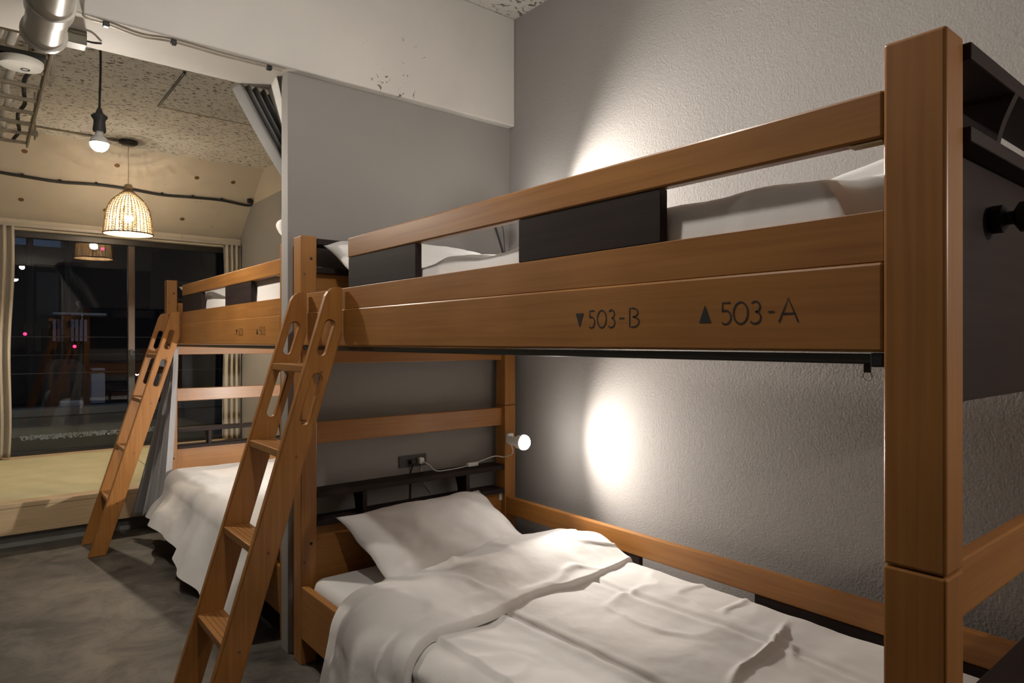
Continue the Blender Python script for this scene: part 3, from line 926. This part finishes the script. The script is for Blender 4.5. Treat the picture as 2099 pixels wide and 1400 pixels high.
obj('inline_switch', box(BM(), 1.713, 1.772, 2.428, 2.447, 0.629, 0.647, 0.005), 'white_plastic', cdw)
obj('cord_loop', tube(BM(), curve_pts([(1.505, 2.470, 0.672), (1.51, 2.4985, 0.64), (1.515, 2.4985, 0.59), (1.545, 2.4985, 0.548), (1.56, 2.4985, 0.524)], 8), 0.002, 6), 'white_plastic', cdw, smooth=True)
cdb = obj('power_cord', tube(BM(), curve_pts([(1.46, 2.472, 0.673), (1.460, 2.4990, 0.63), (1.459, 2.4990, 0.58), (1.458, 2.4990, 0.52), (1.455, 2.4990, 0.44)], 8), 0.003, 6), 'black_plastic', smooth=True)
tag(cdb, 'black power cord hanging from the outlet behind the shelf', 'cord')
tg = obj('paper_tag', box(BM(), 1.872, 1.886, 2.405, 2.4095, 0.462, 0.492, 0.0005), 'white_plastic'); tag(tg, 'small white tag on the headboard corner beside the pillow', 'tag')

# ------------------------------------------------------------ pendant lamps
def bulb_parts(t, x, y, z, matname, cut):
    """luminous dome up to the angle cut above its equator, opaque body above it"""
    n = 12
    lo = [(0, -RB)] + [(RB * math.cos(a), RB * math.sin(a)) for a in [math.radians(-80 + (80 + cut) * k / n) for k in range(n + 1)]]
    obj('bulb', lathe(BM(), lo, 24, (x, y, z)), matname, t, smooth=True)
    up = [(RB * math.cos(a) + 0.0003, RB * math.sin(a)) for a in [math.radians(cut + (60 - cut) * k / 5) for k in range(6)]]
    obj('bulb_base', lathe(BM(), up + [(0.0145, 0.036), (0.014, 0.056), (0, 0.057)], 24, (x, y, z)), 'white_plastic', t, smooth=True, angle=40)

def pendant_bulb(x, y, z, ztop, matname, label, cut=25):
    t = empty('pendant_bulb', (x, y, z), label, 'lamp', 'bare pendant bulbs')
    bulb_parts(t, x, y, z, matname, cut)
    obj('socket', lathe(BM(), [(0.0155, 0.052), (0.022, 0.046), (0.0235, 0.054), (0.021, 0.075), (0.0205, 0.092), (0.029, 0.104), (0.029, 0.109), (0.014, 0.120), (0.007, 0.140), (0, 0.142)], 24, (x, y, z)), 'grey_plastic', t, smooth=True, angle=40)
    obj('cord', tube(BM(), curve_pts([(x, y, z + 0.14), (x + 0.004, y, z + 0.14 + (ztop - z - 0.14) * 0.35), (x - 0.004, y, z + 0.14 + (ztop - z - 0.14) * 0.7), (x, y, ztop - 0.02)], 8), 0.0042, 8), 'rubber', t, smooth=True)
    obj('ceiling_cup', lathe(BM(), [(0, -0.03), (0.02, -0.03), (0.04, -0.012), (0.042, 0), (0, 0)], 20, (x, y, ztop)), 'black_plastic', t, smooth=True, angle=40)
pendant_bulb(0.385, 3.10, 1.985, ZC - 0.001, 'bulb_far', 'lit bare bulb on a black cord hanging behind the white beam', cut=-2)
pendant_bulb(1.45, -0.55, 1.5, ZC - 0.001, 'bulb_back', 'lit bare bulb behind the viewer, out of the picture')
pendant_bulb(0.545, 1.15, 2.315, ZC - 0.001, 'bulb_near', 'lit bare bulb over the aisle before the beam, above the picture edge')

wx, wy, wz0 = 0.915, 5.83, 2.025
wk = empty('wicker_pendant', (wx, wy, wz0), 'lit woven wicker pendant lamp hanging over the tatami platform', 'lamp')
def wprof(t):      # t 0 bottom .. 1 top ; returns r, z
    tab = [(0, 0.168), (0.10, 0.164), (0.25, 0.158), (0.42, 0.150), (0.56, 0.138), (0.68, 0.118), (0.78, 0.090), (0.86, 0.060), (0.92, 0.036), (0.96, 0.026), (1.0, 0.022)]
    for (a, ra), (b_, rb) in zip(tab, tab[1:]):
        if t <= b_:
            return ra + (rb - ra) * (t - a) / (b_ - a), wz0 + 0.345 * t
    return tab[-1][1], wz0 + 0.345 * t
bm = BM()
NR, NS = 37, 36
for k in range(NR):
    t = k / (NR - 1) * 0.985
    r, z = wprof(t)
    pts = []
    M = NS * 2
    for i in range(M):
        a = 2 * math.pi * i / M
        rr = r + 0.0032 * math.cos(NS * a + (math.pi if k % 2 else 0))
        pts.append((wx + rr * math.cos(a), wy + rr * math.sin(a), z))
    tube(bm, pts, 0.0039, 5, closed=True)
o = obj('woven_strands', bm, 'wicker', wk, smooth=True); o['kind'] = 'stuff'
bm = BM()
for i in range(NS):
    a = 2 * math.pi * i / NS
    pts = []
    for k in range(22):
        r, z = wprof(k / 21 * 0.99)
        pts.append((wx + r * math.cos(a), wy + r * math.sin(a), z))
    tube(bm, pts, 0.0034, 5)
o = obj('stakes', bm, 'wicker_dark', wk, smooth=True); o['kind'] = 'stuff'
obj('rim', tube(BM(), [(wx + 0.169 * math.cos(2 * math.pi * i / 60), wy + 0.169 * math.sin(2 * math.pi * i / 60), wz0 - 0.004) for i in range(60)], 0.006, 8, closed=True), 'wicker_dark', wk, smooth=True)
obj('top_tuft', lathe(BM(), [(0.026, 0.335), (0.027, 0.35), (0.030, 0.362), (0.024, 0.375), (0.008, 0.380), (0, 0.381)], 16, (wx, wy, wz0)), 'wicker', wk, smooth=True)
bulb_parts(wk, wx, wy, wz0 + 0.115, 'bulb_warm', 40)
obj('socket', lathe(BM(), [(0, 0.054), (0.018, 0.056), (0.019, 0.11), (0.008, 0.12), (0, 0.12)], 16, (wx, wy, wz0 + 0.115)), 'white_plastic', wk, smooth=True, angle=40)
obj('cord', tube(BM(), [(wx, wy, wz0 + 0.235), (wx, wy, wz0 + 0.38), (wx, wy, ZC - 0.03)], 0.0022, 6), 'alu_light', wk)
obj('ceiling_rose', lathe(BM(), [(0, -0.03), (0.05, -0.03), (0.064, -0.020), (0.066, 0), (0, 0)], 28, (wx, wy, ZC - 0.001)), 'black_plastic', wk, smooth=True, angle=40)

# ------------------------------------------------------------ curtains
def curtain(name, label, grp, fn, rows, cols, mat, th=0.002):
    o = obj(name, grid(BM(), rows, cols, fn), mat, smooth=True, solid=th)
    return tag(o, label, 'curtain', grp)
def left_cur(a, b_):
    z = 2.118 - (2.118 - 0.266) * a
    wdt = 0.44 - 0.03 * a + 0.008 * math.sin(a * 9)
    x = -0.20 + wdt * b_
    y = YW - 0.065 + 0.032 * math.sin(b_ * 2 * math.pi * 8 + 0.5 * math.sin(a * 4)) * (0.75 + 0.25 * a)
    return (x, y, z)
curtain('window_curtain', 'beige curtain gathered at the left side of the window', 'beige window curtains', left_cur, 40, 90, 'curtain_beige')
def right_cur(a, b_):
    z = 2.118 - (2.118 - 0.266) * a
    x = 1.835 + 0.155 * b_ + 0.012 * math.sin(a * 5) * (1 - b_)
    y = YW - 0.065 + 0.030 * math.sin(b_ * 2 * math.pi * 3.5 + 0.5 * math.sin(a * 4)) * (0.75 + 0.25 * a)
    return (x, y, z)
curtain('window_curtain', 'beige curtain gathered at the right side of the window, behind the far bunk', 'beige window curtains', right_cur, 40, 70, 'curtain_beige')
def bed_cur(a, b_):
    z = 1.158 - (1.158 - 0.135) * a
    x = 0.958 - a ** 1.3 * (0.215 - 0.17 * b_) + 0.030 * math.sin(b_ * 2 * math.pi * 4) * (0.5 + 0.6 * a)
    y = 4.625 - 0.20 * b_ * (0.9 + 0.15 * a) + 0.012 * math.sin(b_ * 2 * math.pi * 4 + 1.2) * (0.5 + 0.8 * a)
    return (x, y, z)
curtain('berth_curtain', 'grey curtain bunched at the window end of the far lower berth', None, bed_cur, 40, 90, 'curtain_grey')
def door_cur(a, b_):
    # hangs from behind the beam and is swept towards the wall behind the partition
    top = Vector((0.805 + 0.20 * b_, 2.775, 2.221))
    bot = Vector((1.17 + 0.09 * b_, 2.76, 1.66 + 0.02 * b_))
    mid = Vector((0.93 + 0.18 * b_, 2.77, 1.985 + 0.05 * b_))
    p = top * (1 - a) ** 2 + mid * 2 * a * (1 - a) + bot * a * a
    fold = math.sin(b_ * 2 * math.pi * 6.5)
    p.y += 0.042 * fold
    p.x += 0.008 * math.cos(b_ * 2 * math.pi * 6)
    return p
dc = curtain('doorway_curtain', 'grey striped curtain swept aside behind the top of the partition', None, door_cur, 40, 170, 'curtain_slate')
def lining(a, b_):
    p0 = Vector((0.908, 2.574, 2.2212)).lerp(Vector((0.930, 2.735, 2.2212)), b_)
    p1 = Vector((0.950, 2.574, 2.04)).lerp(Vector((0.985, 2.735, 2.07)), b_)
    p = p0.lerp(p1, a)
    p.x += 0.006 * math.sin(b_ * 9) * a
    return p
obj('white_lining', grid(BM(), 14, 24, lining), 'white_plastic', dc, smooth=True, solid=0.002)

# ------------------------------------------------------------ services under the ceiling
# big plastic pipe passing under the beam
pp = empty('vent_pipe', (0.165, 2.3, 2.15), 'glossy cream plastic pipe running under the beam at the picture corner', 'pipe')
obj('pipe', tube(BM(), [(0.165, 1.2, 2.15), (0.165, 2.50, 2.15)], 0.054, 28), 'pvc', pp, smooth=True, angle=40)
obj('pipe_collar', lathe(BM(), [(0.0545, 0), (0.061, 0.002), (0.061, 0.06), (0.0545, 0.062)], 28, (0.165, 2.26, 2.15), (0, 1, 0)), 'pvc', pp, smooth=True, angle=40)
obj('end_flange', lathe(BM(), [(0, 0), (0.062, 0), (0.063, 0.014), (0.058, 0.016), (0, 0.016)], 28, (0.165, 2.5, 2.15), (0, 1, 0)), 'pvc', pp, smooth=True, angle=40)
obj('pipe_strap', box(BM(), 0.158, 0.172, 2.47, 2.49, 2.203, 2.2225), 'galv', pp)
jb = empty('junction_box', (0.30, 2.66, 2.17), 'small olive grey junction box beside the cream pipe end', 'box')
obj('box_body', box(BM(), 0.232, 0.288, 2.60, 2.66, 2.176, 2.2215, 0.003), 'olive', jb)
obj('cable_stub', tube(BM(), curve_pts([(0.288, 2.63, 2.20), (0.31, 2.635, 2.203), (0.335, 2.66, 2.217)], 6), 0.004, 6), 'black_plastic', jb)
# cable tray
ty0, ty1, tz = 2.86, 5.42, 2.50
tray = empty('cable_tray', (0.1, 4.1, tz), 'galvanised ladder cable tray hanging below the flecked ceiling', 'cable tray')
obj('side_channel', box(BM(), 0.258, 0.270, ty0, ty1, tz - 0.03, tz + 0.03, 0.002), 'galv', tray)
obj('side_channel', box(BM(), -0.122, -0.110, ty0, ty1, tz - 0.03, tz + 0.03, 0.002), 'galv', tray)
for k in range(11):
    yy = ty0 + 0.08 + k * 0.24
    obj('rung', box(BM(), -0.11, 0.258, yy, yy + 0.03, tz - 0.02, tz - 0.005, 0.002), 'galv', tray)
for yy in (3.95, 5.05):
    for xx in (-0.116, 0.285):
        h = obj('hanger_rod', tube(BM(), [(xx, yy, tz - 0.06), (xx, yy, ZC - 0.001)], 0.005, 8), 'galv', tray)
        if xx > 0:
            obj('hanger_clip', box(BM(), 0.2705, 0.30, yy - 0.012, yy + 0.012, tz - 0.035, tz - 0.005, 0.002), 'galv', h)
for i, (xx, mt, rr) in enumerate([(-0.05, 'pvc', 0.016), (0.02, 'teal_wire', 0.012), (0.075, 'pvc', 0.011), (0.13, 'white_plastic', 0.018), (0.20, 'rubber', 0.010)]):
    pts = [(xx + 0.012 * math.sin(q * 2.1 + i), ty0 + 0.02 + (ty1 - ty0 - 0.06) * q / 12, tz - 0.003 + rr) for q in range(13)]
    o = obj('tray_cable', tube(BM(), curve_pts(pts, 4), rr, 10), mt, smooth=True)
    tag(o, ['thick cream cable lying in the cable tray, farthest left', 'teal cable lying in the cable tray', 'thin cream cable lying in the cable tray beside the teal one', 'thick white cable lying in the middle of the cable tray', 'black cable lying in the cable tray along its right channel'][i], 'cable', 'cables in the cable tray')
# round detector under the tray
dt = empty('smoke_detector', (0.14, 3.30, 2.29), 'round white smoke detector on a dark bracket at the picture corner', 'smoke detector')
obj('body', lathe(BM(), [(0, 0), (0.05, 0), (0.070, 0.006), (0.077, 0.018), (0.077, 0.032), (0.06, 0.038), (0, 0.038)], 36, (0.14, 3.30, 2.285)), 'white_plastic', dt, smooth=True, angle=35)
obj('led_ring', lathe(BM(), [(0.010, -0.001), (0.016, -0.002), (0.016, 0.0005)], 18, (0.155, 3.30, 2.285)), 'grey_plastic', dt)
obj('bracket', box(BM(), 0.05, 0.22, 3.25, 3.35, 2.3235, 2.345, 0.003), 'grey_plastic', dt)
obj('stem', tube(BM(), [(0.17, 3.30, 2.345), (0.17, 3.30, ZC - 0.001)], 0.005, 8), 'galv', dt)
# cable along the beam underside with clips
bc = empty('beam_cable', (0.5, 2.47, 2.22), 'thin grey cable clipped under the front edge of the white beam', 'cable')
bz = 2.2165
obj('cable', tube(BM(), curve_pts([(0.262, 2.40, 2.30), (0.262, 2.4565, 2.235), (0.27, 2.475, bz), (0.327, 2.485, bz), (0.43, 2.515, bz), (0.526, 2.49, bz), (0.69, 2.50, bz), (0.852, 2.495, bz), (0.90, 2.498, bz)], 10), 0.0035, 6), 'galv', bc, smooth=True)
for x, y in ((0.327, 2.485), (0.526, 2.49), (0.852, 2.495)):
    obj('cable_clip', box(BM(), x - 0.009, x + 0.009, y - 0.009, y + 0.009, bz - 0.010, bz + 0.005, 0.002), 'black_plastic', bc)
# black cable across the sloping wall
sl = empty('wall_cable', (1.0, 6.35, 2.48), 'black cable clipped along the sloping cream wall above the window', 'cable')
def slope_y(z): return 6.02 + (ZC - z) / (ZC - 2.185) * (YW + 0.02 - 6.02)
cp = []
for k in range(13):
    x = XL + 0.02 + (1.955 - XL) * k / 12
    z = 2.478 + 0.008 * math.sin(k * 1.9)
    cp.append((x, slope_y(z) - 0.014, z - 0.014))
cp.append((2.0, slope_y(2.49) - 0.03, 2.50))
obj('cable', tube(BM(), curve_pts(cp, 6), 0.011, 8), 'rubber', sl, smooth=True)
for k in range(1, 12):
    x, y, z = cp[k]
    obj('cable_clip', box(BM(), x - 0.008, x + 0.008, y - 0.013, y + 0.013, z - 0.008, z + 0.020, 0.002), 'black_plastic', sl)
obj('end_fitting', tube(BM(), [(1.955, slope_y(2.49) - 0.03, 2.492), (1.99, slope_y(2.49) - 0.03, 2.50)], 0.022, 14), 'black_plastic', sl)
# conduit along the ceiling to the wicker lamp
cd = obj('ceiling_conduit', tube(BM(), [(XL + 0.01, 5.83, ZC - 0.012), (wx - 0.066, 5.83, ZC - 0.012)], 0.009, 10), 'galv', smooth=True)
tag(cd, 'thin grey conduit along the ceiling leading to the wicker lamp', 'conduit')
rd = obj('ceiling_rod', box(BM(), 0.924, 0.936, 4.12, 4.83, ZC - 0.012, ZC - 0.0005, 0.002), 'dark_metal'); tag(rd, 'short dark metal strip fixed to the flecked ceiling', 'metal strip')
sm = obj('ceiling_seam_strip', box(BM(), 0.94, 2.0, 4.848, 4.858, ZC - 0.003, ZC - 0.0003), 'galv'); tag(sm, 'thin cover strip over a ceiling board joint', 'strip')

# ------------------------------------------------------------ the night outside
plain('rail_grey', (0.12, 0.115, 0.11), 0.5, metal=0.3)
emis('added_yard_glow', (0.9, 0.93, 1.0, 1), 160.0)  # glow of the added lamp in the yard
o = obj('balcony_floor', box(BM(), -6, 7, YW + 0.2, 8.33, 0.0, 0.222), 'night_floor'); struct(o, 'dark balcony floor outside the window', 'floor')
kb = obj('balcony_kerb', box(BM(), -6, 7, 8.36, 8.52, 0.0, 0.42, 0.01), 'kerb'); struct(kb, 'low grey concrete kerb at the balcony edge', 'kerb')
obj('coping', box(BM(), -6, 7, 8.33, 8.55, 0.4205, 0.50, 0.008), 'kerb', kb)
br = empty('balcony_railing', (0.5, 8.44, 0.5), 'thin horizontal bar railing on the balcony kerb', 'railing')
for z in (0.86, 1.05, 1.24):
    obj('bar', tube(BM(), [(-6, 8.44, z), (7, 8.44, z)], 0.005, 8), 'rail_grey', br)
for x in (-2.2, -0.6, 1.75, 3.4):
    obj('railing_post', box(BM(), x - 0.015, x + 0.015, 8.425, 8.455, 0.4995, 1.26, 0.002), 'alu_dark', br)
bm = BM()
for k in range(700):
    x = random.uniform(0.35, 1.6); y = 8.31 - 0.34 * random.random() ** 1.6; r = random.uniform(0.004, 0.011)
    mtx = Matrix.Translation((x, y, 0.222 + r * 0.6 + 0.05 * max(0, (y - 8.15))* random.random())) @ Matrix.Rotation(random.random() * 3, 4, 'X') @ Matrix.Diagonal((r * 1.3, r, r * 0.7, 1))
    bmesh.ops.create_icosphere(bm, subdivisions=1, radius=1, matrix=mtx)
o = obj('gravel', bm, 'gravel'); o['kind'] = 'stuff'; tag(o, 'shiny pale gravel strewn along the foot of the balcony kerb', 'gravel')
o = obj('street_ground', box(BM(), -22, 26, 8.6, 30, -1.2, -1.0), 'night_dark'); struct(o, 'dark ground beyond the balcony', 'ground')
hs = empty('dark_building', (-1.5, 17, -1), 'low dark building with a pale slat fence across the way', 'building')
obj('wall', box(BM(), -9, 3.0, 16.0, 19, -1.0, 2.95), 'night_dark', hs)
obj('parapet', box(BM(), -9, 3.0, 15.9, 16.0, 2.7, 3.06), 'night_dark', hs)
obj('pale_pier', box(BM(), 0.92, 1.28, 15.86, 16.0, 1.45, 2.55), 'night_wall', hs)
obj('canopy', box(BM(), 1.12, 1.98, 15.0, 15.9, 1.70, 1.74), 'night_white', hs)
for k in range(8):
    obj('fence_slat', box(BM(), 1.14 + k * 0.072, 1.19 + k * 0.072, 15.3, 15.33, 1.20, 1.62), 'night_white', hs)
for k in range(2):
    obj('window_panel', box(BM(), 0.72 + k * 0.17, 0.82 + k * 0.17, 15.82, 15.858, 1.0, 1.55), 'night_wall', hs)
hs2 = empty('far_building', (8, 24, -1), 'tall dark block with small blue windows on the right of the night view', 'building')
obj('wall', box(BM(), 2.15, 18, 22, 26, -1, 12), 'night_dark', hs2)
obj('lit_window', box(BM(), 3.84, 3.92, 21.94, 21.999, 1.38, 1.74), 'blue_screen', hs2)
obj('lit_window', box(BM(), 3.98, 4.02, 21.94, 21.999, 1.28, 1.70), 'blue_screen', hs2)
for i, x in enumerate((0.78, 1.36)):
    o = obj('utility_pole', tube(BM(), [(x, 15.2, -1.0), (x, 15.2, 4.6)], [0.07, 0.05], 10), 'night_dark', smooth=True, angle=40)
    tag(o, ['dark utility pole against the blue night sky, left one of two', 'dark utility pole against the blue night sky, beside the lamp reflection'][i], 'pole', 'utility poles')
pst = empty('meter_cabinet', (1.47, 12.0, -1), 'pale upright meter cabinet outside in the dark', 'cabinet')
obj('cabinet_body', box(BM(), 1.38, 1.565, 12.0, 12.2, -1.0, 0.70, 0.01), 'night_white', pst)
bm = box(BM(), 1.39, 1.56, 11.95, 12.2, 0.745, 0.775, 0.004)
obj('cabinet_hood', bm, 'night_white', pst)
obj('hood_bracket', box(BM(), 1.46, 1.49, 12.08, 12.12, 0.70, 0.746), 'night_dark', pst)
tk = empty('storage_tank', (1.13, 13, -1), 'grey rounded storage tank outside in the dark', 'tank')
obj('tank_body', prism(BM(), [(0.84, -1.0), (1.43, -1.0), (1.43, 0.55), (1.36, 0.80), (1.25, 0.90), (0.93, 0.90), (0.86, 0.82), (0.84, 0.7)], 1, 12.6, 13.4, 0.02, 2), 'night_wall', tk)
lg = obj('outside_ledge', box(BM(), -4, 5, 9.3, 10.2, -1.0, 0.385, 0.01), 'night_dark'); tag(lg, 'dark ledge beyond the balcony railing', 'ledge')
bx = obj('white_box', box(BM(), 0.79, 1.03, 9.6, 9.8, 0.3855, 0.465, 0.01), 'night_white'); tag(bx, 'flat white box on the ledge beyond the balcony kerb', 'box')
yl = empty('added_yard_lamp', (5.0, 11.0, -1), 'added pole lamp brightening the yard outside, unseen behind the partition', 'lamp')  # added lamp, out of sight, put in to brighten the objects outdoors
obj('pole', tube(BM(), [(5.0, 11.0, -1.0), (5.0, 11.0, 2.52)], 0.03, 10), 'night_dark', yl)
obj('globe', lathe(BM(), [(0, -0.09), (0.06, -0.07), (0.09, 0), (0.06, 0.07), (0, 0.09)], 16, (5.0, 11.0, 2.6)), 'added_yard_glow', yl, smooth=True)
for i, (x, y, z) in enumerate([(1.98, 15.5, 3.05), (1.44, 14.8, 1.10), (0.70, 15.0, 1.33)]):
    o = obj('red_light', lathe(BM(), [(0, -0.03), (0.022, -0.022), (0.03, 0), (0.022, 0.022), (0, 0.03)], 12, (x, y, z)), 'red_led', smooth=True)
    tag(o, ['tiny red signal light high in the night view', 'tiny red signal light low in the night view below the slat fence', 'tiny dim red signal light at the left of the night view'][i], 'light', 'red signal lights')
